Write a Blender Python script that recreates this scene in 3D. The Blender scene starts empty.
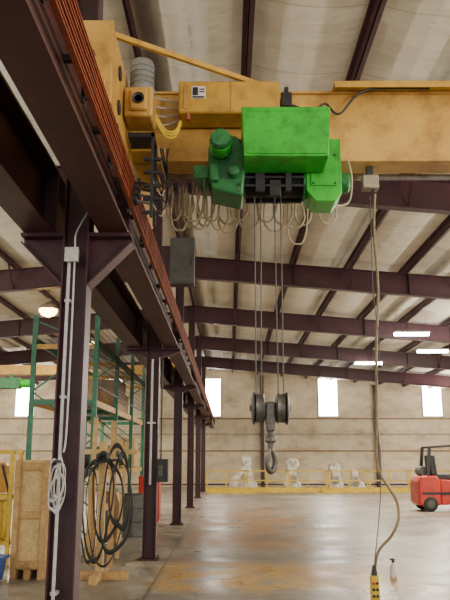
import bpy, bmesh, math, random
from mathutils import Vector, Matrix
random.seed(4)
C = bpy.context.scene.collection
F=720.0; TH=math.atan(160/720.0); YAW=math.atan(3/720.0); EYE=1.6
ct,st=math.cos(TH),math.sin(TH)
def W(px,py,D):
    u=px-228; v=300-py
    fw=F*ct-v*st; up=F*st+v*ct
    return Vector((D*u/fw, D, EYE+D*up/fw))
# ---------------------------------------------------------------- materials
def mat(name,c,rough=.6,metal=0,var=.25,scale=3,bump=0,c2=None,emit=None,estr=0,thr=None,grime=.25,stretch=(1,1,1),seam=None,bdist=.02):
    m=bpy.data.materials.new(name); m.use_nodes=True; nt=m.node_tree; n=nt.nodes; l=nt.links
    b=n['Principled BSDF']; b.inputs['Roughness'].default_value=rough; b.inputs['Metallic'].default_value=metal
    tc=n.new('ShaderNodeTexCoord'); mp=n.new('ShaderNodeMapping'); mp.inputs['Scale'].default_value=stretch
    l.new(tc.outputs['Object'],mp.inputs['Vector'])
    no=n.new('ShaderNodeTexNoise'); no.inputs['Scale'].default_value=scale; no.inputs['Detail'].default_value=5
    l.new(mp.outputs[0],no.inputs['Vector'])
    r=n.new('ShaderNodeValToRGB'); a,bb=thr or (.3,.7)
    r.color_ramp.elements[0].position=a; r.color_ramp.elements[1].position=bb
    d=c2 or tuple(x*(1-var) for x in c)
    r.color_ramp.elements[0].color=(*d,1); r.color_ramp.elements[1].color=(*c,1)
    l.new(no.outputs['Fac'],r.inputs['Fac']); col=r.outputs['Color']
    def mulmix(col,facsock,dark):
        mx=n.new('ShaderNodeMix'); mx.data_type='RGBA'; mx.blend_type='MULTIPLY'
        l.new(facsock,mx.inputs[0]); l.new(col,mx.inputs[6]); mx.inputs[7].default_value=(*dark,1); return mx.outputs[2]
    if grime and not emit:
        n2=n.new('ShaderNodeTexNoise'); n2.inputs['Scale'].default_value=scale*3.3; n2.inputs['Detail'].default_value=8; n2.inputs['Roughness'].default_value=.65
        l.new(mp.outputs[0],n2.inputs['Vector'])
        mr=n.new('ShaderNodeMapRange'); l.new(n2.outputs['Fac'],mr.inputs[0]); mr.inputs[1].default_value=.46; mr.inputs[2].default_value=.68; mr.inputs[4].default_value=min(1,grime*2.2)
        col=mulmix(col,mr.outputs[0],(.5,.42,.36))
    if seam:
        ge=n.new('ShaderNodeNewGeometry'); sp=n.new('ShaderNodeSeparateXYZ'); l.new(ge.outputs['Position'],sp.inputs[0])
        dv=n.new('ShaderNodeMath'); dv.operation='DIVIDE'; l.new(sp.outputs[seam[0]],dv.inputs[0]); dv.inputs[1].default_value=seam[1]
        fr=n.new('ShaderNodeMath'); fr.operation='FRACT'; l.new(dv.outputs[0],fr.inputs[0])
        lt=n.new('ShaderNodeMath'); lt.operation='LESS_THAN'; l.new(fr.outputs[0],lt.inputs[0]); lt.inputs[1].default_value=seam[2]
        ml=n.new('ShaderNodeMath'); ml.operation='MULTIPLY'; l.new(lt.outputs[0],ml.inputs[0]); ml.inputs[1].default_value=seam[3]
        col=mulmix(col,ml.outputs[0],(.5,.45,.4))
    l.new(col,b.inputs['Base Color'])
    if bump:
        bp=n.new('ShaderNodeBump'); bp.inputs['Strength'].default_value=bump; bp.inputs['Distance'].default_value=bdist
        l.new(no.outputs['Fac'],bp.inputs['Height']); l.new(bp.outputs['Normal'],b.inputs['Normal'])
    if emit:
        b.inputs['Emission Color'].default_value=(*emit,1); b.inputs['Emission Strength'].default_value=estr
    return m
M={}
M['maroon']=mat('maroon_steel',(.062,.015,.026),.45,0,.4,2.5)
M['maroon_rust']=mat('maroon_rusty',(.080,.020,.022),.5,0,.55,3,grime=.4)
M['ochre']=mat('ochre_paint',(.62,.35,.05),.42,0,.3,2.2,grime=.3)
M['ochre_dirty']=mat('ochre_dirty',(.62,.37,.085),.45,0,.5,1.3,c2=(.44,.235,.05),thr=(.35,.62),grime=.36)
M['green']=mat('green_paint',(.03,.48,.02),.4,0,.2,3,c2=(.02,.33,.02),grime=.34)
M['dgreen']=mat('green_dark',(.015,.21,.05),.42,0,.5,6,grime=.42)
M['rackgreen']=mat('rack_green',(.03,.20,.12),.5,0,.35,6)
M['black']=mat('black_part',(.015,.015,.017),.5,0,.3,8)
M['dark']=mat('dark_grey',(.04,.04,.045),.5,.3,.3,8)
M['steel']=mat('worn_steel',(.28,.27,.26),.4,.7,.5,9)
M['dsteel']=mat('dark_worn_steel',(.15,.14,.13),.45,.5,.6,12)
M['rope']=mat('wire_rope',(.11,.105,.10),.5,.5,.4,30)
M['grey']=mat('grey_box',(.25,.26,.26),.5,0,.25,5)
M['dgrey']=mat('grey_dull_box',(.085,.085,.085),.55,0,.25,5)
M['conduit']=mat('conduit_white',(.54,.56,.57),.45,0,.15,5)
M['cable']=mat('cream_cable',(.56,.48,.31),.55,0,.35,9,grime=.2)
M['tancable']=mat('tan_cable',(.32,.23,.12),.55,0,.45,6)
M['orange']=mat('orange_bar',(.44,.10,.035),.55,0,.65,1.6,c2=(.16,.038,.02),grime=.4)
M['cream']=mat('cream_wall',(.74,.65,.49),.8,0,.3,.5,c2=(.50,.42,.31),bump=.15,grime=.28,stretch=(.6,1,1),seam=(0,1.05,.03,.3))
M['roof']=mat('roof_insulation',(.80,.77,.66),.7,0,.16,1.3,c2=(.69,.65,.54),bump=.65,grime=.07,stretch=(.8,1.6,1),seam=(1,1.55,.014,.5),bdist=.12)
M['wood']=mat('pine',(.52,.32,.13),.7,0,.3,7)
M['wood2']=mat('pine_pale',(.62,.43,.19),.7,0,.25,7)
M['card']=mat('cardboard',(.40,.26,.13),.8,0,.2,4)
M['yellow']=mat('safety_yellow',(.70,.49,.03),.5,0,.25,4)
M['blue']=mat('blue_plastic',(.02,.10,.42),.45,0,.2,4)
M['red']=mat('red_paint',(.58,.03,.015),.4,0,.2,4)
M['rubber']=mat('rubber',(.012,.012,.013),.6,0,.3,9)
M['white']=mat('white_plastic',(.75,.75,.72),.4,0,.1,4)
M['casting']=mat('cast_metal',(.46,.40,.30),.6,0,.55,3)
M['palecast']=mat('pale_casting',(.76,.74,.68),.5,0,.45,2,c2=(.25,.20,.15),thr=(.32,.50),grime=.35)
M['tin']=mat('ochre_brown',(.30,.17,.07),.5,0,.4,4)
M['window']=mat('daylight_panel',(.9,.92,.92),.5,emit=(1,.98,.93),estr=20)
M['lamp']=mat('lamp_glow',(1,1,1),.5,emit=(1,.97,.88),estr=70)
M['warmlamp']=mat('lamp_warm',(1,.9,.7),.5,emit=(1,.55,.18),estr=22)
M['gunmetal']=mat('machine_grey',(.10,.115,.11),.5,.2,.3,5)

def floor_mat():
    m=bpy.data.materials.new('stained_concrete'); m.use_nodes=True; nt=m.node_tree; n=nt.nodes; l=nt.links
    b=n['Principled BSDF']; g=n.new('ShaderNodeNewGeometry'); P=g.outputs['Position']
    def noise(sc,det=6,vec=None,dist=0,rg=.5):
        o=n.new('ShaderNodeTexNoise'); o.inputs['Scale'].default_value=sc; o.inputs['Detail'].default_value=det; o.inputs['Distortion'].default_value=dist; o.inputs['Roughness'].default_value=rg
        l.new(vec or P,o.inputs['Vector']); return o.outputs['Fac']
    def ma(op,a,b2=None,c=None):
        o=n.new('ShaderNodeMath'); o.operation=op
        for i,v in enumerate((a,b2,c)):
            if v is None: continue
            if isinstance(v,(int,float)): o.inputs[i].default_value=v
            else: l.new(v,o.inputs[i])
        return o.outputs[0]
    def mr(v,a,b2,c=0,d=1):
        o=n.new('ShaderNodeMapRange'); o.interpolation_type='SMOOTHSTEP'
        l.new(v,o.inputs[0])
        for i,x in zip((1,2,3,4),(a,b2,c,d)): o.inputs[i].default_value=x
        return o.outputs[0]
    def mix(f,a,b2):
        o=n.new('ShaderNodeMix'); o.data_type='RGBA'
        if isinstance(f,(int,float)): o.inputs[0].default_value=f
        else: l.new(f,o.inputs[0])
        for i,v in ((6,a),(7,b2)):
            if isinstance(v,tuple): o.inputs[i].default_value=(*v,1)
            else: l.new(v,o.inputs[i])
        return o.outputs[2]
    sx=n.new('ShaderNodeSeparateXYZ'); l.new(P,sx.inputs[0]); X,Y=sx.outputs[0],sx.outputs[1]
    n1=noise(.35,6); n2=noise(1.7,9,rg=.62); n3=noise(.8,6,dist=1.0); n4=noise(7,7,rg=.6)
    col=mix(mr(n1,.38,.62),(.19,.17,.145),(.33,.30,.255))
    col=mix(mr(n2,.45,.64,0,.7),col,(.115,.098,.082))
    col=mix(mr(n3,.54,.66,0,.45),col,(.42,.33,.21))
    # worn yellow paint band across the aisle
    by=ma('MULTIPLY',mr(Y,9.2,10.0),mr(Y,12.6,11.5)); bx=ma('MULTIPLY',mr(X,-1.3,-.7),mr(X,3.0,1.9))
    band=ma('MULTIPLY',by,bx); wear=mr(n2,.38,.50); band=ma('MULTIPLY',band,ma('MULTIPLY',wear,.9))
    col=mix(band,col,(.54,.32,.07))
    # brown oil stains further back
    by=ma('MULTIPLY',mr(Y,13.0,15),mr(Y,30,21)); bx=ma('MULTIPLY',mr(X,-1.3,-.4),mr(X,2.9,1.1))
    col=mix(ma('MULTIPLY',ma('MULTIPLY',by,bx),mr(n3,.38,.54,0,.8)),col,(.37,.19,.065))
    col=mix(mr(noise(.55,6,dist=.6),.58,.68,0,.55),col,(.33,.18,.075))
    fr=ma('ABSOLUTE',ma('SUBTRACT',ma('FRACT',ma('DIVIDE',Y,6.5)),.5))
    fx=ma('ABSOLUTE',ma('SUBTRACT',ma('FRACT',ma('DIVIDE',ma('ADD',X,1.0),5.0)),.5))
    j=ma('MAXIMUM',ma('GREATER_THAN',fr,.4972),ma('GREATER_THAN',fx,.4972))
    col=mix(ma('MULTIPLY',j,.8),col,(.04,.033,.03))
    # fine wandering cracks
    vo=n.new('ShaderNodeTexVoronoi'); vo.feature='DISTANCE_TO_EDGE'; vo.inputs['Scale'].default_value=.28
    wp=n.new('ShaderNodeVectorMath'); wp.operation='ADD'; l.new(P,wp.inputs[0]); nn=n.new('ShaderNodeTexNoise'); nn.inputs['Scale'].default_value=1.2; l.new(P,nn.inputs['Vector']); l.new(nn.outputs['Color'],wp.inputs[1]); l.new(wp.outputs[0],vo.inputs['Vector'])
    col=mix(ma('MULTIPLY',ma('LESS_THAN',vo.outputs[0],.0035),.6),col,(.05,.04,.035))
    col=mix(mr(n4,.38,.68,0,.35),col,(.085,.075,.065))
    l.new(col,b.inputs['Base Color'])
    l.new(mr(n3,.3,.7,.27,.46),b.inputs['Roughness'])
    bp=n.new('ShaderNodeBump'); bp.inputs['Strength'].default_value=.10; l.new(n2,bp.inputs['Height']); l.new(bp.outputs[0],b.inputs['Normal'])
    return m
M['floor']=floor_mat()

# ---------------------------------------------------------------- mesh helpers
WL={}
def spline(pts,k=6):
    P=[Vector(p) for p in pts]; out=[]
    for i in range(len(P)-1):
        p0=P[max(i-1,0)];p1=P[i];p2=P[i+1];p3=P[min(i+2,len(P)-1)]
        for j in range(k):
            t=j/k
            out.append(.5*((2*p1)+(p2-p0)*t+(2*p0-5*p1+4*p2-p3)*t*t+(3*p1-p0-3*p2+p3)*t**3))
    out.append(P[-1]); return out
class MB:
    def __init__(s): s.bm=bmesh.new()
    def hexa(s,v):
        vs=[s.bm.verts.new(p) for p in v]
        for f in ((0,3,2,1),(4,5,6,7),(0,1,5,4),(1,2,6,5),(2,3,7,6),(3,0,4,7)): s.bm.faces.new([vs[i] for i in f])
        return s
    def box(s,x0,x1,y0,y1,z0,z1):
        return s.hexa([(x0,y0,z0),(x1,y0,z0),(x1,y1,z0),(x0,y1,z0),(x0,y0,z1),(x1,y0,z1),(x1,y1,z1),(x0,y1,z1)])
    def bar(s,p0,p1,w,h,up=(0,0,1),off=0,side=0):
        p0=Vector(p0);p1=Vector(p1);d=(p1-p0).normalized();up=Vector(up)
        if abs(d.dot(up))>.99: up=Vector((0,1,0))
        sd=d.cross(up).normalized(); u=sd.cross(d).normalized()
        q=[]
        for p in (p0,p1):
            c=p+u*off+sd*side
            q.append([c-sd*w/2-u*h/2,c+sd*w/2-u*h/2,c+sd*w/2+u*h/2,c-sd*w/2+u*h/2])
        return s.hexa(q[0]+q[1])
    def ibeam(s,p0,p1,w,h,tf=.02,tw=.014,up=(0,0,1)):
        s.bar(p0,p1,w,tf,up,h/2-tf/2); s.bar(p0,p1,w,tf,up,-h/2+tf/2); s.bar(p0,p1,tw,h-2*tf,up); return s
    def tube(s,pts,r,n=8,cap=True):
        P=[Vector(p) for p in pts]; rings=[]; prev=None
        for i,p in enumerate(P):
            d=(P[min(i+1,len(P)-1)]-P[max(i-1,0)])
            if d.length<1e-9: continue
            d.normalize()
            if prev is None:
                a=Vector((0,0,1)) if abs(d.z)<.9 else Vector((1,0,0)); u=d.cross(a).normalized()
            else:
                u=(prev-d*prev.dot(d)).normalized()
            prev=u; w=d.cross(u); rr=r[i] if isinstance(r,(list,tuple)) else r
            rings.append([s.bm.verts.new(p+(u*math.cos(2*math.pi*k/n)+w*math.sin(2*math.pi*k/n))*rr) for k in range(n)])
        for a,b in zip(rings,rings[1:]):
            for k in range(n): s.bm.faces.new([a[k],a[(k+1)%n],b[(k+1)%n],b[k]])
        if cap: s.bm.faces.new(rings[0][::-1]); s.bm.faces.new(rings[-1])
        return s
    def cyl(s,p0,p1,r,r1=None,n=20): return s.tube([p0,p1],[r,r if r1 is None else r1],n)
    def ring(s,c,R,r,axis='x',n=40,m=8,sq=1.0,jit=0,ph=1,tilt=0):
        rows=[]
        for i in range(n):
            a=2*math.pi*i/n; R2=R*(1+jit*math.sin(3*a+ph)+jit*.6*math.sin(2*a+2*ph))
            row=[]
            for k in range(m):
                b=2*math.pi*k/m; q=R2+r*math.cos(b); e=r*math.sin(b)+tilt*math.cos(a)
                A,B=q*math.cos(a),q*math.sin(a)*sq
                v={'x':(e,A,B),'y':(A,e,B),'z':(A,B,e)}[axis]
                row.append(s.bm.verts.new(Vector(c)+Vector(v)))
            rows.append(row)
        for i in range(n):
            a=rows[i];b=rows[(i+1)%n]
            for k in range(m): s.bm.faces.new([a[k],a[(k+1)%m],b[(k+1)%m],b[k]])
        return s
    def lathe(s,prof,c,axis='z',n=24):
        rings=[]
        for r,h in prof:
            rr=[]
            for k in range(n):
                a=2*math.pi*k/n; A,B=r*math.cos(a),r*math.sin(a)
                v={'z':(A,B,h),'x':(h,A,B),'y':(B,h,A)}[axis]
                rr.append(s.bm.verts.new(Vector(c)+Vector(v)))
            rings.append(rr)
        for a,b in zip(rings,rings[1:]):
            for k in range(n): s.bm.faces.new([a[k],a[(k+1)%n],b[(k+1)%n],b[k]])
        s.bm.faces.new(rings[0][::-1]); s.bm.faces.new(rings[-1]); return s
    def prism(s,poly,axis,a0,a1):
        def v(p,a): return {'x':(a,p[0],p[1]),'y':(p[0],a,p[1]),'z':(p[0],p[1],a)}[axis]
        A=[s.bm.verts.new(v(p,a0)) for p in poly]; B=[s.bm.verts.new(v(p,a1)) for p in poly]; n=len(poly)
        s.bm.faces.new(A[::-1]); s.bm.faces.new(B)
        for k in range(n): s.bm.faces.new([A[k],A[(k+1)%n],B[(k+1)%n],B[k]])
        return s
    def each(s,name,m,parent,bevel=0):
        # one object for every separate piece of the mesh
        bm=s.bm; seen=set(); out=[]
        for v0 in list(bm.verts):
            if v0 in seen: continue
            st_=[v0]; isl=[]; seen.add(v0)
            while st_:
                v=st_.pop(); isl.append(v)
                for e in v.link_edges:
                    o=e.other_vert(v)
                    if o not in seen: seen.add(o); st_.append(o)
            t=MB(); mp={v:t.bm.verts.new(v.co) for v in isl}
            fs=set(f for v in isl for f in v.link_faces)
            for f in fs: t.bm.faces.new([mp[v] for v in f.verts])
            out.append(t.build(name,m,parent,bevel))
        bm.free(); return out
    def build(s,name,m,parent=None,bevel=0,label=None,cat=None,group=None,kind=None):
        bm=s.bm; bmesh.ops.recalc_face_normals(bm,faces=bm.faces)
        if parent: off=WL[parent.name]
        else:
            xs=[v.co for v in bm.verts]
            mn=Vector([min(c[i] for c in xs) for i in range(3)]); mx=Vector([max(c[i] for c in xs) for i in range(3)])
            off=Vector(((mn.x+mx.x)/2,(mn.y+mx.y)/2,mn.z))
        for v in bm.verts: v.co-=off
        me=bpy.data.meshes.new(name); bm.to_mesh(me); bm.free()
        me.polygons.foreach_set('use_smooth',[True]*len(me.polygons)); me.set_sharp_from_angle(angle=math.radians(38))
        me.materials.append(M[m]); o=bpy.data.objects.new(name,me); C.objects.link(o)
        if parent: o.parent=parent
        else: o.location=off
        WL[o.name]=off
        if bevel:
            b=o.modifiers.new('bevel','BEVEL'); b.width=bevel; b.segments=2; b.limit_method='ANGLE'
        tag(o,label,cat,group,kind); return o
def tag(o,label=None,cat=None,group=None,kind=None):
    if label:o['label']=label
    if cat:o['category']=cat
    if group:o['group']=group
    if kind:o['kind']=kind
def thing(name,label,cat,loc,group=None):
    o=bpy.data.objects.new(name,None); C.objects.link(o); o.empty_display_size=.1; o.location=loc; WL[o.name]=Vector(loc); tag(o,label,cat,group); return o

# ---------------------------------------------------------------- setting
RX=-1.3; SL=.083; ZR=6.45; RD=.60
XL,XRr,Y0,YW=-15.5,14.8,-9.0,45.0
def drop(x): return abs(x-RX)*SL
def roofz(x): return ZR+RD+.21-drop(x)
MB().box(XL,XRr,Y0,YW,-.1,0).build('floor','floor',kind='structure')
pur=[RX+.04+1.52*k for k in range(-9,11)]
pur=[p for p in pur if XL+.3<p<XRr-.2]
m=MB(); xs=[]
edges=[XL]+pur+[XRr]
for a,b in zip(edges,edges[1:]):
    for j in range(6):
        t=j/6; x=a+(b-a)*t; xs.append((x,roofz(x)-.10*math.sin(math.pi*t)))
xs.append((XRr,roofz(XRr)))
for (x0,z0),(x1,z1) in zip(xs,xs[1:]):
    m.hexa([(x0,Y0,z0),(x1,Y0,z1),(x1,YW,z1),(x0,YW,z0),(x0,Y0,z0+.1),(x1,Y0,z1+.1),(x1,YW,z1+.1),(x0,YW,z0+.1)])
bmesh.ops.remove_doubles(m.bm,verts=m.bm.verts,dist=.0005)
m.build('ceiling','roof',kind='structure')
def wallpoly(): return [(XL,0),(XRr,0),(XRr,roofz(XRr)),(RX,roofz(RX)),(XL,roofz(XL))]
MB().prism(wallpoly(),'y',YW,YW+.15).build('wall_back','cream',kind='structure')
MB().box(XL-.15,XL,Y0,YW,0,roofz(XL)).build('wall_left','cream',kind='structure')
MB().box(XRr,XRr+.15,Y0,YW,0,roofz(XRr)).build('wall_right','cream',kind='structure')
i=1
for x in (-12.6,-7.2,-1.05,6.2,12.65):
    w=MB().box(x-.58,x+.58,YW-.03,YW,4.25,6.55).build('window_%d'%i,'window',kind='structure')
    f=MB()
    for (a,b,c,d) in ((x-.63,x-.58,4.2,6.6),(x+.58,x+.63,4.2,6.6),(x-.63,x+.63,4.2,4.25),(x-.63,x+.63,6.55,6.6)): f.box(a,b,YW-.06,YW,c,d)
    f.build('window_frame','casting',w); i+=1
for k,z in enumerate((.12,2.1,3.1,4.05)):
    MB().box(XL,XRr,YW-.06,YW-.002,z,z+.08).build('trim_%d'%(k+1),['maroon','tin','casting','tin'][k],kind='structure')
for x,t in ((-5.0,'behind the green rack'),(2.1,'behind the hanging hook'),(9.1,'near the red forklift')):
    m=MB(); m.ibeam((x,YW-.2,.02),(x,YW-.2,roofz(x)-.25),.2,.2,up=(0,1,0))
    m.build('wall_post','maroon',label='slim maroon steel post on the far wall, '+t,cat='post',group='steel posts on the far wall')

# ---------------------------------------------------------------- rafters and purlins
DS=[12.5,19,25.5,32,38.5]
ordn=['nearest','second','third','fourth','farthest']
for D,o_ in zip(DS,ordn):
    r=thing('roof_rafter','maroon steel roof rafter spanning the hall, %s of the five visible from the camera'%o_,'beam',(RX,D,ZR),'roof rafters')
    for sx,xe in ((-1,XL+.1),(1,XRr-.1)):
        m=MB(); p0=(RX,D,ZR+RD/2); p1=(xe,D,ZR+RD/2-drop(xe)); m.ibeam(p0,p1,.2,RD,.022,.012)
        m.build('rafter_span','maroon',r)
    m=MB().box(RX-.012,RX+.012,D-.13,D+.13,ZR-.03,ZR+RD+.01)
    for x in (RX+3.1,RX+6.2,RX+9.3,RX-3.1,RX-6.2): m.box(x-.006,x+.006,D-.1,D+.1,ZR-drop(x)+.03,ZR+RD-drop(x)-.03)
    m.each('splice_plate','maroon',r)
    m=MB()
    for p in pur[2:-2:2]:
        z=ZR-drop(p)
        m.bar((p,D+.05,z+.06),(p,D+.62,z+RD+.04),.04,.04); m.bar((p,D-.05,z+.06),(p,D-.62,z+RD+.04),.04,.04)
    m.each('flange_brace','maroon',r)
nw=['first','second','third','fourth','fifth','sixth','seventh','eighth','ninth','tenth','eleventh']
L=[p for p in pur if p<RX][::-1]; R=[p for p in pur if p>RX]
for side,arr in (('left',L),('right',R)):
    for k,p in enumerate(arr):
        if not -14<p<14.3: continue
        z=ZR+RD-drop(p); m=MB(); 
        m.box(p-.008,p+.008,5.5,YW,z+.005,z+.20); m.box(p-.008,p+.07,5.5,YW,z+.005,z+.02); m.box(p-.07,p+.008,5.5,YW,z+.185,z+.205)
        m.build('roof_purlin','maroon',label='thin maroon roof purlin under pale insulation, %s to the %s of the ridge'%(nw[k],side),cat='roof purlin',group='roof purlins')

# ---------------------------------------------------------------- centre columns
ZB=3.5
cl=['nearest maroon steel column, carrying white conduit and a coiled cable','second maroon steel column, with a black control box at chest height',
    'third maroon steel column from the camera, behind the box-carrying column','fourth maroon steel column from the camera in the runway row',
    'fifth maroon steel column from the camera in the runway row','sixth and farthest maroon steel column in the runway row, by the yellow railing']
for D,t in zip([6]+DS,cl):
    c=thing('steel_column',t,'column',(RX,D,0),'steel columns of the crane runway')
    m=MB(); m.ibeam((RX,D,.02),(RX,D,ZR-.02),.22,.22,.014,.01,up=(1,0,0)); m.build('shaft','maroon',c)
    m=MB().box(RX-.17,RX+.17,D-.17,D+.17,.001,.025)
    for a in (-.13,.13):
        for b in (-.13,.13): m.cyl((RX+a,D+b,.025),(RX+a,D+b,.06),.014,n=6)
    m.build('base_plate','maroon',c)
    g1,g2=(.07,.45) if D==6 else (.05,.16)
    for s in (-1,1):
        m=MB(); m.box(*sorted((RX+s*.11,RX+s*.47)),D-.12,D+.12,ZB-.03,ZB)
        m.prism([(RX+s*.11,ZB-.03),(RX+s*.47,ZB-.03),(RX+s*.47,ZB-g1),(RX+s*.11,ZB-g2)],'y',D-.008,D+.008)
        a=Vector((RX+s*.47,D,ZB-g1-.005)); b=Vector((RX+s*.11,D,ZB-g2)); m.bar(a,b,.2,.014)
        m.build('bracket','maroon',c)
    MB().box(RX-.16,RX+.16,D-.16,D+.16,ZR-.02,ZR-.001).build('cap_plate','maroon',c)

# ---------------------------------------------------------------- runway beams
ZT=4.1; XA=-.98; XB=-1.62
ZC=ZB+.19
for X,lab in ((XA,'long rusty maroon runway beam carrying orange conductor bars beside the yellow crane'),(XB,'long dark maroon runway beam on the left side of the columns')):
    g=thing('runway_beam',lab,'beam',(X,2,ZB),'crane runway beams')
    MB().ibeam((X,-2.5,ZB+.3),(X,44.6,ZB+.3),.25,.6,.024,.016).build('girder','maroon_rust' if X==XA else 'maroon',g)
    m=MB(); m.box(X-.035,X+.035,-2.5,44.6,ZT+.001,ZT+.012); m.box(X-.01,X+.01,-2.5,44.6,ZT+.012,ZT+.07); m.box(X-.03,X+.03,-2.5,44.6,ZT+.07,ZT+.1)
    m.build('crane_rail','steel',g)
    for D in [6]+DS:
        MB().box(X-.12,X+.12,D-.008,D+.008,ZB+.03,ZT-.03).build('stiffener','maroon',g)
    if X==XA:
        y=1.0
        while y<34:
            m=MB(); m.box(X+.01,X+.14,y-.02,y+.02,ZT-.20,ZT-.16); m.box(X+.125,X+.142,y-.02,y+.02,ZC-.05,ZT-.10)
            for k in range(4): z=ZC+k*.08; m.box(X+.138,X+.152,y-.03,y+.03,z-.03,z+.03); m.box(X+.138,X+.19,y-.03,y+.03,z+.0235,z+.032)
            m.build('conductor_hanger','dark',g); y+=.95
for k,t in enumerate(('lowest','second from the bottom','third from the bottom','topmost')):
    z=ZC+k*.08; x=XA+.165
    m=MB(); m.box(x-.012,x+.012,-2.4,44.4,z-.022,z+.022); m.box(x+.012,x+.022,-2.4,44.4,z-.022,z-.012); m.box(x+.012,x+.022,-2.4,44.4,z+.012,z+.022)
    m.build('conductor_bar','orange',label='orange insulated conductor bar along the runway beam, %s of four'%t,cat='conductor bar',group='conductor bars on the runway beam')

# ---------------------------------------------------------------- bridge crane
cr=thing('bridge_crane','yellow overhead bridge crane girder spanning the hall above the green hoist','crane',(0,6.5,ZT+.1))
GZ0,GZ1,GY0,GY1=4.33,5.05,6.3,6.60
m=MB().box(-1.0,14.2,GY0+.03,GY1-.03,GZ0+.02,GZ1-.02); m.box(-1.0,14.2,GY0,GY1,GZ0,GZ0+.025); m.box(-1.0,14.2,GY0,GY1,GZ1-.025,GZ1)
m.build('girder','ochre_dirty',cr,.004)
m=MB(); m.box(1.0,14.2,GY0-.16,GY0+.05,GZ1+.001,GZ1+.012); m.box(1.0,14.2,GY0-.165,GY0-.155,GZ1-.05,GZ1+.012)
m.build('top_channel','ochre',cr)
MB().box(-.6,14,GY1+.09,GY1+.13,GZ0-.02,GZ0+.03).build('festoon_track','steel',cr)
m=MB()
for x in [-.5+1.2*k for k in range(12)]: m.box(x-.02,x+.02,GY1-.02,GY1+.11,GZ0+.03,GZ0+.06)
m.each('track_bracket','ochre',cr)
for X in (XA,14.0):
    m=MB(); m.prism([(4.95,4.26),(5.05,4.22),(8.0,4.22),(8.1,4.26),(8.1,4.62),(7.9,4.8),(5.15,4.86),(4.95,4.86)],'x',X-.15,X+.10)
    e=m.build('end_truck','ochre_dirty',cr,.008)
    for y in (5.25,7.8):
        MB().cyl((X-.05,y,4.33),(X+.05,y,4.33),.125,n=28).build('wheel','dark',e)
    if X==XA:
        for z in (4.36,4.66): MB().cyl((X+.10,5.3,z),(X+.115,5.3,z),.06).build('hub_cap','dark',e)
m=MB().box(XA-.17,XA+.11,4.90,4.95,4.2,4.88); m.box(XA-.09,XA+.07,4.84,4.90,4.25,4.37); m.build('bumper_plate','ochre_dirty',cr,.005)
MB().box(XA+.10,XA+.30,6.0,7.0,4.30,4.34).build('gusset','ochre',cr)
MB().box(XA+.10,XA+.34,GY0-.02,GY0,4.30,5.0).build('gusset','ochre_dirty',cr)
m=MB(); m.bar((-.98,5.15,4.94),(.46,6.34,5.08),.035,.045); m.box(-1.02,-.9,5.08,5.2,4.85,4.95); m.build('diagonal_brace','ochre',cr)
t=MB(); t.box(-.87,-.63,5.52,5.82,4.40,4.67); t.box(-.82,-.67,5.48,5.53,4.44,4.63); tr=t.build('travel_gearbox','ochre_dirty',cr,.02)
MB().lathe([(.03,5.48),(.05,5.465),(.05,5.49)],(-.745,0,4.54),'y').build('gear_cover','dark',tr)
MB().lathe([(.03,4.99),(.09,4.985),(.10,4.95),(.10,4.73),(.115,4.71),(.115,4.672)],(-.74,5.68,0)).build('travel_motor','grey',cr)
for k in range(4): MB().lathe([(.10,4.76+.05*k),(.107,4.762+.05*k),(.107,4.772+.05*k),(.10,4.774+.05*k)],(-.74,5.68,0)).build('cooling_fin','grey',cr)
for k in range(3):
    a=k*.028
    MB().tube(spline([(-.66,5.85,4.62-a),(-.56,5.9,4.46-a),(-.47,5.95,4.47-a),(-.43,6.02,4.60-a*.6),(-.44,6.25,4.66)]),.011,8).build('power_hose','yellow',cr)
m=MB(); m.box(-.45,.47,5.98,6.29,4.66,4.98); cab=m.build('control_cabinet','ochre',cr,.02)
m=MB(); m.box(-.40,-.36,5.972,5.981,4.70,4.94); m.box(.03,.04,5.972,5.981,4.67,4.97); m.each('door_seam','ochre_dirty',cab)
MB().box(-.33,-.20,5.972,5.979,4.80,4.92).build('warning_sticker','white',cab)
m=MB(); m.box(-.32,-.27,5.968,5.974,4.83,4.91); m.box(-.32,-.21,5.968,5.974,4.805,4.82); m.box(-.26,-.21,5.968,5.974,4.86,4.87); m.box(-.26,-.21,5.968,5.974,4.885,4.895); m.build('sticker_print','black',cab)
MB().cyl((-.36,6.0,4.60),(-.36,6.0,4.66),.02).build('cable_gland','orange',cab)
m=MB(); m.box(.50,.60,6.15,6.29,4.82,4.96); m.box(.53,.57,6.16,6.2,4.96,5.02); m.build('limit_switch','black',cr,.008)
m=MB(); m.tube(spline([(.6,6.22,4.86),(.8,6.22,4.80),(.92,6.23,4.88),(1.05,6.24,4.78),(1.3,6.2,5.0),(1.9,6.2,5.02)]),.012); m.build('black_cable','black',cr)
for k in range(4): MB().tube(spline([(-.84,5.9,4.55+.09*k),(-.60,6.1,4.60+.085*k),(-.46,6.2,4.70+.06*k)]),.007,6).build('white_wire','conduit',cr)
for k in range(4):
    z=ZC+k*.08; y=5.62+.07*k; x=XA+.20
    m=MB(); m.box(x,x+.035,y-.06,y+.06,z-.02,z+.02); m.bar((x+.02,y,z),(x+.125,y+.12,z+.02),.015,.02); m.build('collector_shoe','black',cr)
m=MB(); m.box(XA+.32,XA+.345,5.75,5.79,3.60,4.36); m.box(XA+.32,XA+.345,6.0,6.04,3.60,4.36); m.box(XA+.12,XA+.345,5.75,6.04,4.32,4.36)
for k in range(5): m.cyl((XA+.26,5.77,3.64+.12*k),(XA+.41,5.77,3.64+.12*k),.018,n=10)
m.build('collector_mast','dark',cr)
for k in range(6): MB().tube(spline([(XA+.33,5.82,3.75+.07*k),(XA+.42+.02*(k%3),5.8,3.62+.06*k),(XA+.45,5.85,3.9+.05*k),(XA+.36+.02*k,5.95,4.3)]),.006,6).build('collector_lead','black' if k%3 else 'cable',cr)

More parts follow.
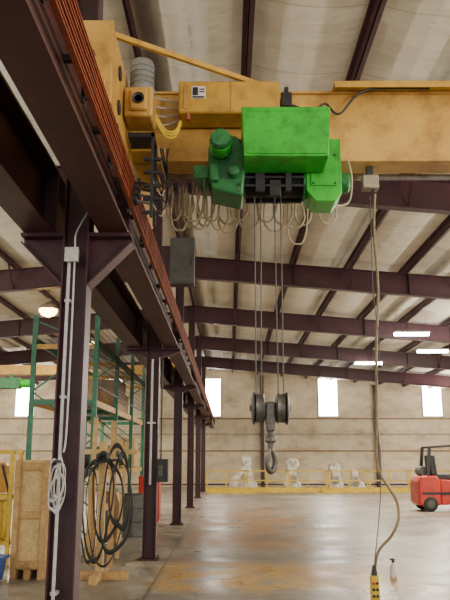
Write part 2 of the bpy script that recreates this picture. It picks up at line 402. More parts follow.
# ---------------------------------------------------------------- hoist
h=thing('trolley_hoist','bright green electric wire rope hoist trolley hanging under the yellow girder','hoist',(.4,5.95,3.7))
m=MB(); m.hexa([(.13,5.50,4.03),(.83,5.50,4.03),(.83,5.86,4.03),(.13,5.86,4.03),(.115,5.48,4.46),(.85,5.48,4.46),(.85,5.86,4.46),(.115,5.86,4.46)])
b=m.build('counterweight_box','green',h,.008)
m=MB(); m.box(.16,.80,5.489,5.5,4.05,4.07); m.box(.16,.80,5.478,5.486,4.42,4.435); m.each('box_rim','green',b)
m=MB(); m.prism([(-.14,3.86),(.13,3.80),(.15,4.02),(.15,4.30),(.06,4.36),(-.10,4.34),(-.17,4.22),(-.17,3.98)],'y',5.80,6.18); gbx=m.build('gearbox','dgreen',h,.02)
m=MB()
for (a,b_) in ((-.13,4.05),(.11,4.3),(-.10,3.95),(.09,3.9)): m.cyl((a,5.785,b_),(a,5.80,b_),.014,n=6)
m.each('bolt','dark',gbx)
MZ=4.22
m=MB(); m.lathe([(.03,5.55),(.080,5.56),(.088,5.59),(.088,5.80),(.11,5.81),(.11,5.86)],(-.06,0,MZ),'y'); mo=m.build('hoist_motor','dgreen',h)
MB().lathe([(.045,5.535),(.075,5.54),(.075,5.56)],(-.06,0,MZ),'y').build('fan_cover','dgreen',mo)
for k in range(5): MB().lathe([(.092,5.605+k*.035),(.097,5.61+k*.035),(.097,5.62+k*.035),(.092,5.625+k*.035)],(-.06,0,MZ),'y').build('cooling_fin','green',mo)
m=MB(); m.lathe([(.02,5.70),(.045,5.71),(.05,5.8)],(.05,0,4.00),'y'); m.build('brake_cover','dgreen',h)
MB().box(-.15,-.08,5.74,5.80,3.92,4.06).build('terminal_box','dgreen',h,.005)
m=MB(); m.box(-.30,-.17,5.9,6.12,4.0,4.12); m.box(-.22,-.19,5.9,6.12,3.9,4.0); m.build('trolley_arm','dgreen',h,.006)
m=MB(); m.prism([(.76,3.78),(.93,3.78),(.99,3.86),(.99,4.36),(.70,4.36),(.68,4.3),(.68,3.88)],'y',5.88,6.2); ef=m.build('end_frame','green',h,.008)
m=MB(); m.box(.72,.95,5.868,5.88,3.92,4.22); m.build('access_cover','green',ef,.004)
m=MB()
for (a,b_) in ((.74,3.94),(.93,3.94),(.74,4.20),(.93,4.20)): m.cyl((a,5.86,b_),(a,5.868,b_),.010,n=6)
m.each('bolt','dark',ef)
m=MB(); m.lathe([(.10,.655),(.15,.66),(.15,.675),(.13,.679)],(0,6.02,3.98),'x'); m.build('drum_flange','dgreen',h)
m=MB(); m.lathe([(.05,.99),(.09,1.0),(.095,1.06),(.07,1.08),(.02,1.085)],(0,6.02,4.0),'x'); m.build('end_motor','dgreen',h)
prof=[(.12,.16)]
x=.17
while x<.655: prof+= [(.125,x),(.116,x+.008)]; x+=.016
m=MB(); m.lathe(prof,(0,6.02,3.99),'x',28); m.build('rope_drum','black',h)
m=MB(); m.box(.16,.66,6.13,6.16,3.86,4.20); m.box(.16,.66,5.96,6.16,4.16,4.2); m.build('drum_guard','black',h)
m=MB(); m.cyl((.15,5.87,3.92),(.67,5.87,3.92),.014); m.cyl((.15,5.88,4.0),(.67,5.88,4.0),.012); m.box(.24,.32,5.85,5.90,3.87,4.03); m.box(.50,.55,5.85,5.90,3.87,4.03); m.build('rope_guide','dark',h)
MB().box(.36,.46,5.86,5.9,3.83,3.97).build('limit_block','dark',h,.006)
for x in (-.05,.95):
    m=MB(); m.box(x-.05,x+.05,6.2,6.84,4.14,4.26); m.box(x-.04,x+.04,6.72,6.76,4.26,4.44); m.build('trolley_frame','dgreen',h)
for x in (-.05,.95):
    for y in (6.25,6.66): MB().cyl((x,y-.02,4.27),(x,y+.02,4.27),.05).build('trolley_wheel','steel',h)
HX,HY,HZ=.35,6.04,2.02
for xt,xb in ((.235,HX-.115),(.29,HX-.07),(.41,HX+.07),(.465,HX+.115)):
    MB().tube([(xt,6.0,3.90),(xb,HY-.0,HZ+.02)],.0065,6).build('wire_rope','rope',h)
k=thing('hook_block','heavy worn dark steel hook block with two sheaves hanging on wire ropes','hook block',(HX,HY,1.45))
for s in (-1,1):
    x=HX+s*.088
    m=MB(); m.lathe([(.04,x-.045),(.10,x-.043),(.125,x-.03),(.118,x-.01),(.118,x+.01),(.125,x+.03),(.10,x+.043),(.04,x+.045)],(0,HY,HZ),'x',32); sh=m.build('sheave','dsteel',k)
    xo=x+s*.05
    m=MB(); m.lathe([(.03,xo-.012),(.135,xo-.008),(.135,xo+.004),(.10,xo+.016),(.03,xo+.02)],(0,HY,HZ),'x',28) if s>0 else m.lathe([(.03,xo-.02),(.10,xo-.016),(.135,xo-.004),(.135,xo+.008),(.03,xo+.012)],(0,HY,HZ),'x',28); m.build('guard_plate','dark',k)
m=MB(); m.cyl((HX-.17,HY,HZ),(HX+.17,HY,HZ),.026); m.build('axle','dsteel',k)
m=MB(); m.prism([(HX-.036,HZ+.05),(HX+.036,HZ+.05),(HX+.042,HZ-.10),(HX+.03,HZ-.19),(HX-.03,HZ-.19),(HX-.042,HZ-.10)],'y',HY-.07,HY+.07); m.build('crosshead','dsteel',k,.01)
m=MB(); m.cyl((HX,HY,HZ-.19),(HX,HY,HZ-.27),.03); m.lathe([(.04,-.225),(.048,-.24),(.048,-.27),(.03,-.285)],(HX,HY,HZ)); m.build('hook_shank','dsteel',k)
pts=[];rad=[]
for i in range(22):
    a=math.radians(100-i*14.5) ; R=.050
    pts.append((HX+R*math.cos(a)*.72+.0,HY+R*math.cos(a)*.6,HZ-.43+R*1.65*math.sin(a))); rad.append(.024 if 3<i<14 else .018 if i<=3 else .024-.0018*(i-14))
m=MB(); m.tube([(HX,HY,HZ-.28)]+pts,[.026]+rad,10); m.build('hook','dsteel',k)
m=MB(); m.bar((HX-.01,HY-.04,HZ-.33),(HX-.02,HY-.04,HZ-.44),.024,.008); m.build('safety_latch','steel',k)

# ---------------------------------------------------------------- festoon loops
fe=thing('festoon_cable','cream festoon cables hanging in many loops behind the green hoist','cable',(.05,6.8,3.7))
D=6.80
loops=[(172,183,220),(174,188,230),(180,192,217),(183,197,227),(188,203,221),(193,206,229),(197,211,218),(202,214,226),(207,219,221),(212,226,230),(218,233,224),(222,238,233),(232,246,220),(238,256,229),(262,276,222),(266,284,231),(274,290,224),(282,300,228),(290,306,244),(296,309,225),(318,332,224)]
for j,(a,b,yb) in enumerate(loops):
    dj=(j%4)*.028; sk=((j*37)%7-3)*.009
    A=W(a,182,D+dj);B=W(b,182,D+dj);Bt=W((a+b)/2,yb,D+dj); w=(B.x-A.x); Bt.x+=sk
    A.z=B.z=4.29
    zz=A.z-Bt.z
    p=[A,A+Vector((-.01+sk,0,-zz*.4)),A+Vector((-.012+sk,0,-zz*.8)),Vector((A.x+w*.2+sk,A.y,Bt.z+.012)),Bt,Vector((B.x-w*.2+sk,B.y,Bt.z+.012)),B+Vector((.012+sk,0,-zz*.75)),B+Vector((.01,0,-zz*.35)),B]
    MB().tube(spline(p,5),(.0085,.0125,.010)[j%3],8).build('cable_loop','cable',fe)
m=MB()
for a in (176,190,203,217,232,245,262,280,296,308): p=W(a,182,D); m.box(p.x-.02,p.x+.02,D-.03,D+.08,4.22,4.305)
m.each('cable_trolley','dark',fe)
m=MB(); m.tube(spline([W(348,160,6.2),W(352,178,6.15),W(350,200,6.15),W(341,206,6.1),W(334,203,6.0)]),.009,6); m.build('motor_lead','cable',label='short cream cable looping beside the right end of the green hoist',cat='cable')

# ---------------------------------------------------------------- pendant
D=6.45
pb=thing('cable_trolley_box','small beige cable trolley box under the yellow girder, holding the pendant cable','junction box',(1.35,D,4.12))
p=W(370,184,D)
ztop=p.z+.07
MB().box(p.x-.075,p.x+.075,D-.06,D+.06,p.z-.06,ztop).build('box_body','casting',pb,.008)
MB().box(p.x-.03,p.x+.03,D-.03,D+.03,ztop,4.33).build('hanger','dark',pb)
MB().cyl((p.x+.03,D,p.z-.09),(p.x+.03,D,p.z-.06),.018).build('gland','dark',pb)
D=6.4
pc=[W(375,194,6.45),W(374,230,6.44),W(378,290,6.42),W(376,350,D),W(377,410,D),W(376,450,D),W(379,472,D),W(389,488,D),W(397,503,D),W(398,520,D),W(391,536,D),W(381,547,D),W(377,555,D),W(375,566,D)]
m=MB(); m.tube(spline(pc,6),.0125,8); m.build('pendant_cable','tancable',label='long tan pendant control cable hanging from the girder with a kink near its end',cat='cable')
m=MB(); m.tube(spline([W(370,196,6.4),W(371,225,6.38),W(373,290,6.36),W(379,350,D-.04),W(373,420,D-.04),W(380,450,D-.04),W(380,500,D-.04),W(374,566,D-.04)],6),.0045,6); m.build('strain_cord','rope',label='thin strain cord hanging beside the tan pendant cable',cat='cord')
q=W(374,575,D)
pe=thing('pendant_control','yellow handheld crane pendant control hanging low on its cable','remote control',(q.x,D,q.z-.36))
m=MB(); m.hexa([(q.x-.04,D-.03,q.z-.34),(q.x+.04,D-.03,q.z-.34),(q.x+.04,D+.03,q.z-.34),(q.x-.04,D+.03,q.z-.34),(q.x-.035,D-.03,q.z+.0),(q.x+.035,D-.03,q.z+.0),(q.x+.035,D+.03,q.z+.0),(q.x-.035,D+.03,q.z+.0)])
m.build('housing','yellow',pe,.012)
MB().cyl((q.x,D,q.z),(q.x+.003,D,q.z+.08),.028,.014).build('cable_boot','black',pe)
for j in range(6):
    x=q.x-.016+.032*(j%2); z=q.z-.06-.05*(j//2)
    MB().cyl((x,D-.03,z),(x,D-.043,z),.012,n=14).build('button','black' if j else 'red',pe)

# ---------------------------------------------------------------- conduits & boxes on the columns
YF=5.86
jb=thing('junction_box','small grey junction box on the nearest column below the beam brackets','junction box',(RX+.05,YF,3.3))
a=W(66,262,YF); b=W(79,249,YF)
MB().box(a.x,b.x,YF-.04,YF+.028,a.z,b.z).build('box_body','grey',jb,.006)
MB().box(a.x-.005,b.x+.005,YF-.048,YF-.04,a.z-.005,b.z+.005).build('lid','conduit',jb)
xj=(a.x+b.x)/2
m=MB(); m.tube(spline([(xj+.02,YF,b.z),(xj+.02,YF-.01,b.z+.12),(xj+.07,YF-.04,b.z+.22),(xj+.13,YF-.04,b.z+.33)]),.008,8); m.build('cable_riser','conduit',jb)
m=MB(); m.cyl((xj-.025,YF,a.z),(xj-.025,YF,.35),.014,n=12)
for z in (2.9,2.1,1.3,.6): m.box(xj-.05,xj,YF-.004,YF+.1,z-.012,z+.012)
m.build('conduit','conduit',label='straight white conduit running down the nearest column to the floor area',cat='conduit',group='white conduits on columns')
m=MB(); m.tube(spline([(xj+.022,YF-.01,a.z),(xj+.024,YF-.01,2.4),(xj+.022,YF-.02,1.8),(xj+.01,YF-.03,1.66)]),.008,8); m.build('flex_cord','conduit',label='thin white cord running beside the conduit down to the coil',cat='cord')
co=thing('cable_coil','white cable coil hanging against the nearest column','cable coil',(xj-.02,YF-.05,1.15))
for j,(dx,dz,R_,sq) in enumerate(((0,0,.052,3.1),(.014,-.05,.042,3.8),(-.016,.015,.055,2.6),(.02,.03,.035,4.0),(-.01,-.09,.04,3.4))):
    MB().ring((xj-.02+dx,YF-.05-.012*j,1.42+dz),R_,.0042,'y',40,6,sq,.14,j).build('coil_loop','conduit',co)
MB().box(xj-.04,xj-.0,YF-.12,YF-.02,1.58,1.60).build('coil_hook','dark',co)
Y2=12.36
a=W(158,482,Y2); b=W(167,459,Y2)
cb=thing('control_box','black control box fixed to the right side of the second column','control box',(a.x,Y2,a.z))
MB().box(-1.188,b.x+.02,Y2-.05,Y2+.12,a.z,b.z).build('box_body','black',cb,.008)
MB().box(-1.16,-1.09,Y2-.06,Y2-.05,a.z+.1,b.z-.1).build('door_plate','dgrey',cb)
m=MB(); m.cyl((-1.13,Y2+.04,b.z),(-1.13,Y2+.04,3.3),.013,n=10); m.build('conduit','dark',label='dark conduit rising from the black control box on the second column',cat='conduit')
m=MB(); m.cyl((-1.30,Y2,3.3),(-1.30,Y2,1.2),.02,n=10); m.box(-1.37,-1.23,Y2-.02,Y2+.1,2.2,2.23); m.build('conduit','conduit',label='white conduit set in the web of the second column',cat='conduit',group='white conduits on columns')
gb=thing('electrical_enclosure','large grey electrical enclosure mounted high on the second column above the runway','electrical box',(-.9,12.35,4.6))
a=W(170,285,12.3); b=W(195,239,12.3)
MB().box(a.x,b.x,12.2,12.48,a.z,b.z).build('cabinet','dgrey',gb,.012)
MB().box(a.x+.03,b.x-.03,12.185,12.2,a.z+.03,b.z-.03).build('door','dgrey',gb,.005)
MB().box(-1.19,a.x,12.38,12.44,a.z+.1,b.z-.1).build('mounting_bracket','maroon',gb)
MB().box(b.x-.07,b.x-.05,12.17,12.19,a.z+.35,a.z+.5).build('latch','dark',gb)

# ---------------------------------------------------------------- lamps
for j,(D,t) in enumerate(((20,'nearest'),(25.8,'second'),(32,'third'))):
    x=-5.1; z=5.72
    l_=thing('bell_lamp','warm glowing bell lamp hanging from the roof left of the columns, %s from the camera'%t,'lamp',(x,D,z),'bell lamps over the left bay')
    MB().lathe([(.25,z+.06),(.24,z+.08),(.20,z+.17),(.10,z+.24),(.06,z+.26),(.06,z+.36),(.02,z+.38)],(x,D,0)).build('shade','casting',l_)
    MB().lathe([(.05,z-.16),(.18,z-.11),(.25,z-.02),(.26,z+.055)],(x,D,0)).build('diffuser','warmlamp',l_)
    MB().cyl((x,D,z+.38),(x,D,roofz(x)-.06),.01,n=8).build('hanging_rod','dark',l_)
for j,(x,D,z,t) in enumerate(((6.3,24.4,5.80,'nearest'),(6.15,31.4,5.72,'lowest in view'),(7.9,27.6,5.68,'rightmost'))):
    l_=thing('linear_lamp','white linear ceiling lamp hanging below the purlins, %s of three'%t,'lamp',(x,D,z),'linear ceiling lamps')
    MB().box(x-.6,x+.6,D-.14,D+.14,z+.05,z+.1).build('housing','white',l_,.01)
    MB().prism([(D-.13,z+.05),(D-.08,z-.03),(D+.08,z-.03),(D+.13,z+.05)],'x',x-.58,x+.58).build('diffuser','lamp',l_)
    m=MB()
    for s in (-.5,.5): m.cyl((x+s,D,z+.1),(x+s,D,roofz(x+s)-.06),.006,n=6)
    m.each('hanging_wire','dark',l_)

# ---------------------------------------------------------------- far railing
x=-1.1; j=0
sec=['first','second','third','fourth','fifth','sixth']
YR=37
while j<6:
    r=thing('safety_railing','yellow steel safety railing before the far wall, %s section from the left'%sec[j],'railing',(x+1,YR,0),'yellow railing sections')
    for px in (x+.05,x+1.0,x+1.95): MB().box(px-.03,px+.03,YR-.03,YR+.03,.005,1.1).build('post','yellow',r)
    MB().box(x,x+2.0,YR-.03,YR+.03,1.04,1.1).build('top_rail','yellow',r); MB().box(x,x+2.0,YR-.02,YR+.02,.58,.63).build('mid_rail','yellow',r)
    MB().box(x,x+2.0,YR-.05,YR-.03,.02,.27).build('toe_board','yellow',r)
    x+=2.03; j+=1
m=MB(); m.box(4.6,5.5,36.4,36.6,0,.18); m.box(4.65,4.75,36.42,36.58,.18,.32); m.build('guard_block','yellow',label='low yellow floor guard block in front of the railing',cat='guard')
m=MB(); m.box(-1.0,1.2,36.3,36.5,0,.16); m.build('guard_beam','yellow',label='low yellow guard beam on the floor at the left end of the railing',cat='guard')
def casting(px,D,s,flip,lab,shape=0):
    x=(px-228)*D/740
    c=thing('metal_casting',lab,'casting',(x,D,0),'castings behind the railing')
    pts=[[(-.62,.02),(.55,.02),(.55,.3),(.38,.5),(.28,.95),(.30,1.35),(.12,1.5),(-.12,1.42),(-.10,1.05),(-.22,.75),(-.5,.6),(-.62,.35)],
         [(-.3,.02),(.4,.02),(.45,.4),(.25,.8),(.32,1.3),(.1,1.48),(-.22,1.4),(-.3,1.15),(-.12,1.0),(-.16,.6),(-.35,.3)]][shape]
    m=MB(); m.prism([(x+flip*s*a,s*b) for a,b in pts],'y',D-.25,D+.25); m.build('casting_body','palecast',c,.06)
    m=MB(); m.lathe([(.10,D-.27),(.2,D-.26),(.2,D-.25)],(x+flip*s*.02,0,s*.55),'y'); m.build('bore_flange','casting',c)
    m=MB(); m.box(x-.4*s,x+.4*s,D-.3,D+.3,.001,.1); m.build('base_plate','casting',c)
casting(244,39,1.25,1,'tall pale curved metal casting behind the railing, left of the hook')
casting(293,39,1.15,-1,'narrow pale curved metal casting behind the railing, right of the hook',1)
casting(334,39,1.0,1,'small pale curved metal casting behind the railing, third from left',1)
casting(355,39.3,.75,-1,'smallest pale metal casting behind the railing, nearest the forklift')

# ---------------------------------------------------------------- forklift
fx,fy=6.05,23.7
fk=thing('forklift','red forklift truck with black seat and guard at the right side of the floor','forklift',(fx+1,fy+.5,0))
m=MB(); m.prism([(fx,.25),(fx+.02,.95),(fx+.12,1.10),(fx+.62,1.12),(fx+.74,.95),(fx+.74,.20),(fx+.1,.16)],'y',fy,fy+1.1); m.build('counterweight','red',fk,.06)
m=MB(); m.prism([(fx+.74,.20),(fx+.74,.98),(fx+1.25,.98),(fx+1.32,.62),(fx+1.75,.62),(fx+1.85,1.15),(fx+2.05,1.15),(fx+2.1,.25)],'y',fy+.04,fy+1.06); m.build('chassis','red',fk,.03)
m=MB(); m.box(fx+.12,fx+2.0,fy-.006,fy+.03,.52,.60); m.build('side_stripe','black',fk)
for x,r_ in ((fx+.38,.23),(fx+1.72,.30)):
    for y in (fy-.03,fy+.95):
        w=MB().lathe([(r_*.7,y),(r_,y+.02),(r_,y+.16),(r_*.7,y+.18)],(x,0,r_),'y').build('wheel','rubber',fk)
        MB().lathe([(r_*.25,y-.012),(r_*.55,y-.006),(r_*.55,y+.1)],(x,0,r_),'y').build('hub','dgrey',w)
m=MB(); m.box(fx+.62,fx+1.2,fy+.25,fy+.85,.98,1.15); s_=m.build('seat','black',fk,.03)
MB().prism([(fx+.50,1.12),(fx+.72,1.12),(fx+.66,1.75),(fx+.46,1.75)],'y',fy+.25,fy+.85).build('seat_back','black',s_,.04)
m=MB()
for y in (fy+.1,fy+1.0):
    m.bar((fx+.36,y,1.08),(fx+.46,y,2.0),.09,.11,(0,1,0)); m.bar((fx+.44,y,2.0),(fx+1.62,y,2.08),.06,.07); m.bar((fx+1.6,y,2.08),(fx+1.88,y,1.1),.06,.07,(0,1,0))
for k in range(8): xx=fx+.5+.14*k; m.cyl((xx,fy+.1,2.02+.009*k),(xx,fy+1.0,2.02+.009*k),.02,n=6)
m.build('overhead_guard','black',fk)
m=MB(); m.cyl((fx+.28,fy+.25,1.25),(fx+.28,fy+.85,1.25),.15); m.build('gas_cylinder','dgrey',fk)
m=MB(); m.tube([(fx+1.75,fy+.5,1.1),(fx+1.5,fy+.5,1.35)],.02); m.ring((fx+1.48,fy+.5,1.37),.17,.015,'x'); m.build('steering_wheel','black',fk)
m=MB()
for y in (fy+.25,fy+.8): m.box(fx+2.12,fx+2.25,y,y+.1,.08,2.05)
m.box(fx+2.12,fx+2.25,fy+.25,fy+.9,1.95,2.05); m.box(fx+2.12,fx+2.25,fy+.25,fy+.9,.9,1.0); m.build('mast','dark',fk)
for y in (fy+.3,fy+.75): MB().prism([(fx+2.26,.06),(fx+3.25,.06),(fx+3.25,.08),(fx+2.31,.11),(fx+2.31,.6),(fx+2.26,.6)],'y',y,y+.1).build('fork','dark',fk)

# ---------------------------------------------------------------- bottle
p=W(393.5,578,10.6); x=p.x; y=10.6
bo=thing('spray_bottle','small white bottle with dark cap standing alone on the concrete floor','bottle',(x,y,0))
MB().lathe([(.045,.001),(.05,.01),(.05,.14),(.04,.17),(.018,.19),(.018,.21)],(x,y,0)).build('bottle_body','white',bo)
m=MB(); m.lathe([(.022,.205),(.022,.235),(.012,.24)],(x,y,0)); m.box(x-.045,x+.02,y-.012,y+.012,.235,.26); m.build('cap','dark',bo)

# ---------------------------------------------------------------- green pallet rack
XR0,XR1=-3.8,-2.58; Yb=[14,16.7,19.4,22.1]
rk=thing('pallet_rack','tall green pallet rack with wire decks behind the runway columns','rack',((XR0+XR1)/2,18,0))
for y in Yb:
    for x in (XR0,XR1):
        m=MB(); m.box(x-.045,x+.045,y-.035,y+.035,.012,4.4); m.box(x-.08,x+.08,y-.07,y+.07,.001,.012); m.build('upright_post','rackgreen',rk)
    zz=[.2,1.1,2.0,2.9,3.8,4.3]
    for q_,(a,b) in enumerate(zip(zz,zz[1:])): 
        s_=(XR0,XR1) if q_%2 else (XR1,XR0)
        MB().bar((s_[0],y,a),(s_[1],y,b),.03,.03).build('cross_brace','rackgreen',rk)
    for z in (1.34,2.69,3.78): MB().box(XR0+.045,XR1-.045,y-.03,y+.03,z-.05,z+.04).build('end_beam','ochre' if z>3 else 'rackgreen',rk)
for y0,y1 in zip(Yb,Yb[1:]):
    for z in (1.4,2.75,3.95):
        for x in (XR0+.02,XR1-.02): MB().box(x-.025,x+.025,y0+.04,y1-.04,z-.12,z).build('shelf_beam','ochre' if z<3 else 'rackgreen',rk)
        m=MB()
        k_=0
        while y0+.1+k_*.16<y1-.05:
            yy=y0+.1+k_*.16; m.box(XR0+.04,XR1-.04,yy,yy+.03,z,z+.012); k_+=1
        for x in (XR0+.2,XR0+.4,XR0+.6,XR0+.8,XR0+1.0): m.box(x,x+.03,y0+.05,y1-.05,z-.01,z)
        m.build('wire_deck','steel',rk)
    m=MB(); yy=y0+.05
    while yy<y1-.04: m.box(XR1+.05,XR1+.056,yy,yy+.010,3.0,4.38); yy+=.135
    z=3.0
    while z<4.39: m.box(XR1+.044,XR1+.05,y0+.04,y1-.04,z,z+.010); z+=.125
    m.box(XR1+.042,XR1+.06,y0+.04,y1-.04,2.98,3.01)
    m.build('mesh_panel','dark',rk)
bx=[(-3.1,14.8,2.765,.6,.5,.45,'large brown cardboard box on the middle rack shelf, nearest the camera','card'),(-3.3,16.1,2.765,.5,.5,.35,'low brown cardboard box on the middle rack shelf, behind the large one','card'),
    (-3.0,17.6,1.415,.7,.6,.5,'brown cardboard box on the lowest rack shelf in the second bay','card'),(-3.2,20.4,2.765,.7,.6,.6,'brown cardboard box on the middle shelf in the farthest rack bay','card'),
    (-3.2,14.9,1.415,.5,.5,.55,'brown cardboard box on the lowest rack shelf, nearest the camera','card'),
    (-3.1,18.1,2.765,.9,1.2,.75,'wide dull carton on the middle rack shelf in the second bay','tin'),
    (-2.95,21.2,1.415,.6,.7,.8,'tall pale carton on the lowest shelf in the farthest rack bay','wood2')]
for x,y,z,w,d,hh,lb,mm in bx:
    c=thing('cardboard_box',lb,'box',(x,y,z),'cardboard boxes on the rack')
    MB().box(x-w/2,x+w/2,y-d/2,y+d/2,z,z+hh).build('carton',mm,c,.006)
    MB().box(x-.03,x+.03,y-d/2-.002,y+d/2+.002,z+hh*.7,z+hh+.002).build('tape','wood2' if mm=='card' else 'card',c)
for x,y,t in ((-2.95,15.7,'nearer'),(-3.0,19.0,'farther')):
    c=thing('electric_motor','dark grey electric motor lying on the lowest rack shelf, %s of two'%t,'motor',(x,y,1.415),'electric motors on the rack')
    MB().lathe([(.05,x-.38),(.2,x-.36),(.22,x-.2),(.22,x+.2),(.2,x+.3),(.05,x+.32)],(0,y,1.66),'x').build('motor_body','gunmetal',c)
    MB().box(x-.18,x+.18,y-.2,y+.2,1.415,1.46).build('foot','dark',c)
    MB().cyl((x+.32,y,1.66),(x+.45,y,1.66),.03).build('shaft','steel',c)
for (x,y,w,hh,mm,lb,nm,ct_) in ((-3.3,13.2,.5,.9,'yellow','yellow steel machine housing on the floor just in front of the rack','machine_housing','machine'),
    (-2.75,12.9,.32,.7,'tin','small brown steel cabinet on the floor beside the hose stand','steel_cabinet','cabinet'),
    (-2.3,14.6,.42,1.0,'tin','rusty brown steel cabinet on the floor behind the hose coils','steel_cabinet','cabinet')):
    c=thing(nm,lb,ct_,(x,y,0))
    MB().prism([(x-w/2,.06),(x+w/2,.06),(x+w/2,hh*.8),(x+w*.3,hh),(x-w/2,hh)],'y',y-.22,y+.22).build('body',mm,c,.015)
    MB().box(x-w*.35,x+w*.3,y-.232,y-.22,.15,hh*.7).build('door','ochre_dirty' if mm=='yellow' else 'gunmetal',c,.004)
    for s in (-1,1): MB().box(x+s*w*.4-.03,x+s*w*.4+.03,y-.2,y+.2,.001,.06).build('foot','dark',c)
for k,(px,yb_,h_,lean,w_) in enumerate(((87,12.2,2.3,.05,.07),(93,11.6,1.5,-.06,.06),(117,12.4,1.9,.10,.06),(110,11.4,2.2,-.02,.08))):
    x=(px-228)*yb_/755
    MB().bar((x,yb_,.03),(x+lean,yb_+.12,h_),w_,.045,(0,1,0)).build('timber_plank','wood' if k%2 else 'wood2',label='tall pine plank standing upright behind the hose coils, %s from the left'%['leftmost','second','rightmost','third'][k],cat='plank',group='pine planks behind the hose coils')

# ---------------------------------------------------------------- left foreground
a=W(12,578,10.6); b=W(45,578,10.6); x0,x1=a.x,b.x; y=10.5
cr_=thing('wooden_crate','upright pine crate panel with battens at the left beside the first column','crate',((x0+x1)/2,y,0))
MB().box(x0,x1,y,y+.5,.12,1.60).build('panel','wood2',cr_,.004)
m=MB()
for z in (.14,.80,1.46): m.box(x0-.01,x1+.01,y-.03,y,z,z+.10)
m.box(x0-.01,x0+.07,y-.055,y-.03,.12,1.60); m.box(x1-.07,x1+.01,y-.055,y-.03,.12,1.60)
m.each('batten','wood',cr_,.003)
m=MB()
for xx in (x0,(x0+x1)/2-.04,x1-.08): m.box(xx,xx+.08,y-.05,y+.55,.001,.12)
m.each('skid','wood',cr_)
sx=(100-228)*10.5/755; sy=10.5
sd=thing('hose_stand','pale timber post stand holding coils of black hose','stand',(sx,sy,0))
MB().box(sx-.05,sx+.05,sy-.05,sy+.05,.1,1.86).build('post','wood2',sd,.004)
m=MB(); m.box(sx-.45,sx+.4,sy-.06,sy+.06,.001,.1); m.box(sx-.05,sx+.05,sy-.5,sy+.5,.001,.1) ; m.build('foot','wood',sd)
m=MB(); m.box(sx-.30,sx+.5,sy-.1,sy-.05,1.68,1.75); m.build('cross_arm','wood2',sd)
m=MB(); m.box(sx-.05,sx+.05,sy+.05,sy+.45,.9,.98); m.build('rear_strut','wood',sd)
hl=['outermost black hose coil hung on the timber stand','second black hose coil on the timber stand','third black hose coil on the timber stand, tilted','inner black hose coil on the timber stand','small black hose coil low on the timber stand','thin black cable loop hung widest on the timber stand']
for j,(dx,R_,dz,sq) in enumerate(((-.04,.21,1.0,3.2),(.10,.20,1.10,2.9),(.24,.22,1.04,3.0),(.30,.13,1.16,3.9),(-.12,.13,.90,4.3),(.14,.28,.98,2.5))):
    c=thing('hose_coil',hl[j],'hose',(sx+dx,sy-.15-.06*j,dz-R_*sq),'black hose coils on the timber stand')
    MB().ring((sx+dx,sy-.14-.05*j,dz),R_,.012 if j<4 else .007,'y',56,8,sq,.11,j*1.3).build('hose','rubber',c)
    MB().box(sx+dx-.02,sx+dx+.02,sy-.165-.05*j,sy-.115-.05*j,dz+R_*sq-.06,dz+R_*sq+.02).build('tie','dgrey',c)
ym=thing('yellow_machine_frame','yellow machine frame with pipes at the far left edge behind the pine crate','machine',(-3.8,12,0))
m=MB()
for xx in (-4.25,-3.85,-3.45):
    for yy in (11.8,12.3): m.box(xx-.03,xx+.03,yy-.03,yy+.03,.001,1.75)
for zz_ in (.3,1.0,1.7):
    for yy in (11.8,12.3): m.box(-4.28,-3.42,yy-.025,yy+.025,zz_,zz_+.06)
    for xx in (-4.25,-3.45): m.box(xx-.025,xx+.025,11.8,12.3,zz_,zz_+.06)
m.build('frame','yellow',ym)
MB().box(-4.2,-3.58,11.9,12.2,.38,.98).build('housing','yellow',ym,.03)
MB().lathe([(.05,1.08),(.16,1.1),(.16,1.5),(.05,1.56)],(-3.68,12.05,0)).build('tank','ochre',ym)
MB().tube(spline([(-3.5,11.86,.4),(-3.48,11.84,1.0),(-3.6,11.84,1.45),(-3.66,11.95,1.52)]),.02).build('pipe','dark',ym)
bb=thing('blue_bin','blue plastic bin on the floor at the left edge in front of the crate','bin',(-3.2,10.2,0))
m=MB(); m.hexa([(-3.45,9.9,.02),(-3.05,9.9,.02),(-3.05,10.3,.02),(-3.45,10.3,.02),(-3.5,9.85,.33),(-3.01,9.85,.33),(-3.01,10.35,.33),(-3.5,10.35,.33)]); m.build('tub','blue',bb,.01)
m=MB()
for q4 in ((-3.52,-2.99,9.83,9.86),(-3.52,-2.99,10.34,10.37),(-3.52,-3.49,9.83,10.37),(-3.02,-2.99,9.83,10.37)): m.box(*q4,.30,.34)
m.build('rim','blue',bb)
rc=thing('red_tool_cabinet','red steel tool cabinet with drawers partly hidden behind the second column','cabinet',(-2.0,19,0))
MB().box(-2.28,-1.75,18.9,19.4,.08,1.2).build('body','red',rc,.01)
for k in range(5): MB().box(-2.25,-1.78,18.88,18.9,.14+.21*k,.32+.21*k).build('drawer','red',rc,.005)
for sxx in (-2.2,-1.85): MB().cyl((sxx,18.98,.04),(sxx+.04,18.98,.04),.04).build('caster','black',rc)
gm=thing('grey_machine','dark grey machine standing in the left bay behind the rack','machine',(-5.6,24,0))
MB().box(-6.3,-4.9,24,25.2,.001,1.3).build('base','gunmetal',gm,.03)
MB().box(-5.6,-4.95,24.2,25,1.3,2.5).build('head','gunmetal',gm,.05)
MB().box(-6.25,-5.65,23.97,24.0,.3,1.0).build('panel','grey',gm)
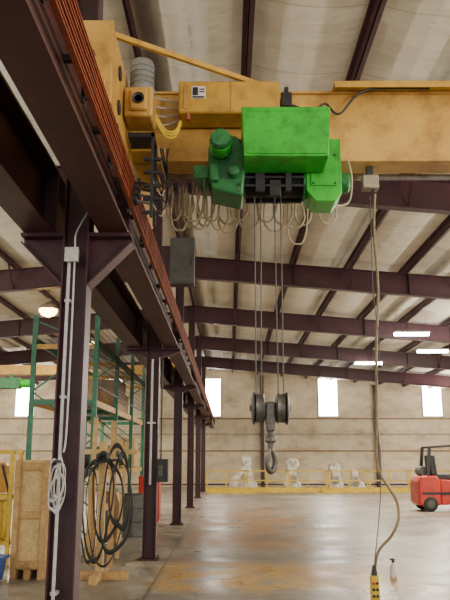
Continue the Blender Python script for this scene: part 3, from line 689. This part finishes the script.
for x,y,c_,mm in ((-2.08,16.2,'dark grey','gunmetal'),):
    dr=thing('steel_drum','%s steel drum on the floor behind the hose stand'%c_,'drum',(x,y,0))
    MB().lathe([(.27,.001),(.29,.01),(.285,.3),(.30,.31),(.285,.32),(.285,.58),(.30,.59),(.285,.60),(.285,.87),(.295,.88)],(x,y,0),n=32).build('drum_body',mm,dr)
    MB().lathe([(.27,.89),(.27,.875)],(x,y,0),n=32).build('lid','dark',dr)
for j in range(4):
    pl=thing('wooden_pallet','pine pallet in the stack left of the rack, %s from the floor'%(['first','second','third','topmost'][j]),'pallet',(-5.4,15.5,.14*j),'stacked pallets left of the rack')
    z=.14*j+.001; m=MB()
    for k in range(6): m.box(-5.9,-4.9,15+.18*k,15.1+.18*k,z+.115,z+.137)
    m.each('deck_board','wood2',pl)
    m=MB()
    for xx in (-5.9,-5.45,-5.0): m.box(xx,xx+.1,15,16,z,z+.115)
    m.each('stringer','wood',pl)
lc=thing('bridge_crane','second overhead crane far down the left bay with a thin yellow girder','crane',(-6,23,4.2),None)
MB().box(-14.8,-1.5,22.8,23.2,4.25,4.55).build('girder','ochre',lc)
MB().box(XB-.12,XB+.12,21.9,24.1,4.21,4.5).build('end_truck','ochre',lc)
lh=thing('trolley_hoist','small distant green hoist under the far left yellow girder','hoist',(-6.8,23,3.7))
MB().box(-7.2,-6.5,22.5,22.78,3.78,4.12).build('motor_box','dgreen',lh,.02); MB().cyl((-6.5,22.65,3.95),(-6.2,22.65,3.95),.13).build('motor','green',lh)
MB().box(-6.9,-6.8,22.6,22.7,4.1,4.25).build('hanger','dgreen',lh)

# ---------------------------------------------------------------- light
w=bpy.data.worlds.new('world'); bpy.context.scene.world=w; w.use_nodes=True
w.node_tree.nodes['Background'].inputs[0].default_value=(1,.96,.90,1); w.node_tree.nodes['Background'].inputs[1].default_value=1.7
def pt(x,y,z,p,col=(1,.93,.79)):  # unseen fill lights without fixtures, added to brighten the hall
    d=bpy.data.lights.new('lamp_and_fill','POINT'); d.shadow_soft_size=.15; d.energy=p; d.color=col
    o=bpy.data.objects.new('lamp_and_fill_light',d); C.objects.link(o); o.location=(x,y,z)
def area(x,y,z,p,sx=1.4,sy=.5,col=(1,.95,.85)):
    d=bpy.data.lights.new('lamp_and_fill','AREA'); d.shape='RECTANGLE'; d.size=sx; d.size_y=sy; d.energy=p; d.color=col
    o=bpy.data.objects.new('lamp_and_fill_light',d); C.objects.link(o); o.location=(x,y,z)
for y in (-3,3.5,10,16.5,23): pt(9.6,y,4.6,900)  # added fill along the right side, out of view
for y in (-3,3.5,10,16.5): pt(-9.6,y,4.6,520)  # weaker added fill along the left side, out of view
pt(3.5,2,4.0,330)  # added fill to the right of the camera, no lamp there
for x in (-13,13): pt(x,37,4.2,1250)  # added out of view to brighten the far wall
for x,y in ((6.3,24.4),(6.15,31.4),(7.9,27.6),(-5.1,20),(-5.1,25.8),(-5.1,32)): area(x,y,5.45,420,.5,.2,(1,.86,.66))
# ---------------------------------------------------------------- camera
cd=bpy.data.cameras.new('camera'); cam=bpy.data.objects.new('camera',cd); C.objects.link(cam)
cd.sensor_fit='VERTICAL'; cd.sensor_height=36; cd.lens=F/600*36; cd.clip_end=200
cam.location=(0,0,EYE); cam.rotation_euler=(math.pi/2+TH,0,YAW)
bpy.context.scene.camera=cam
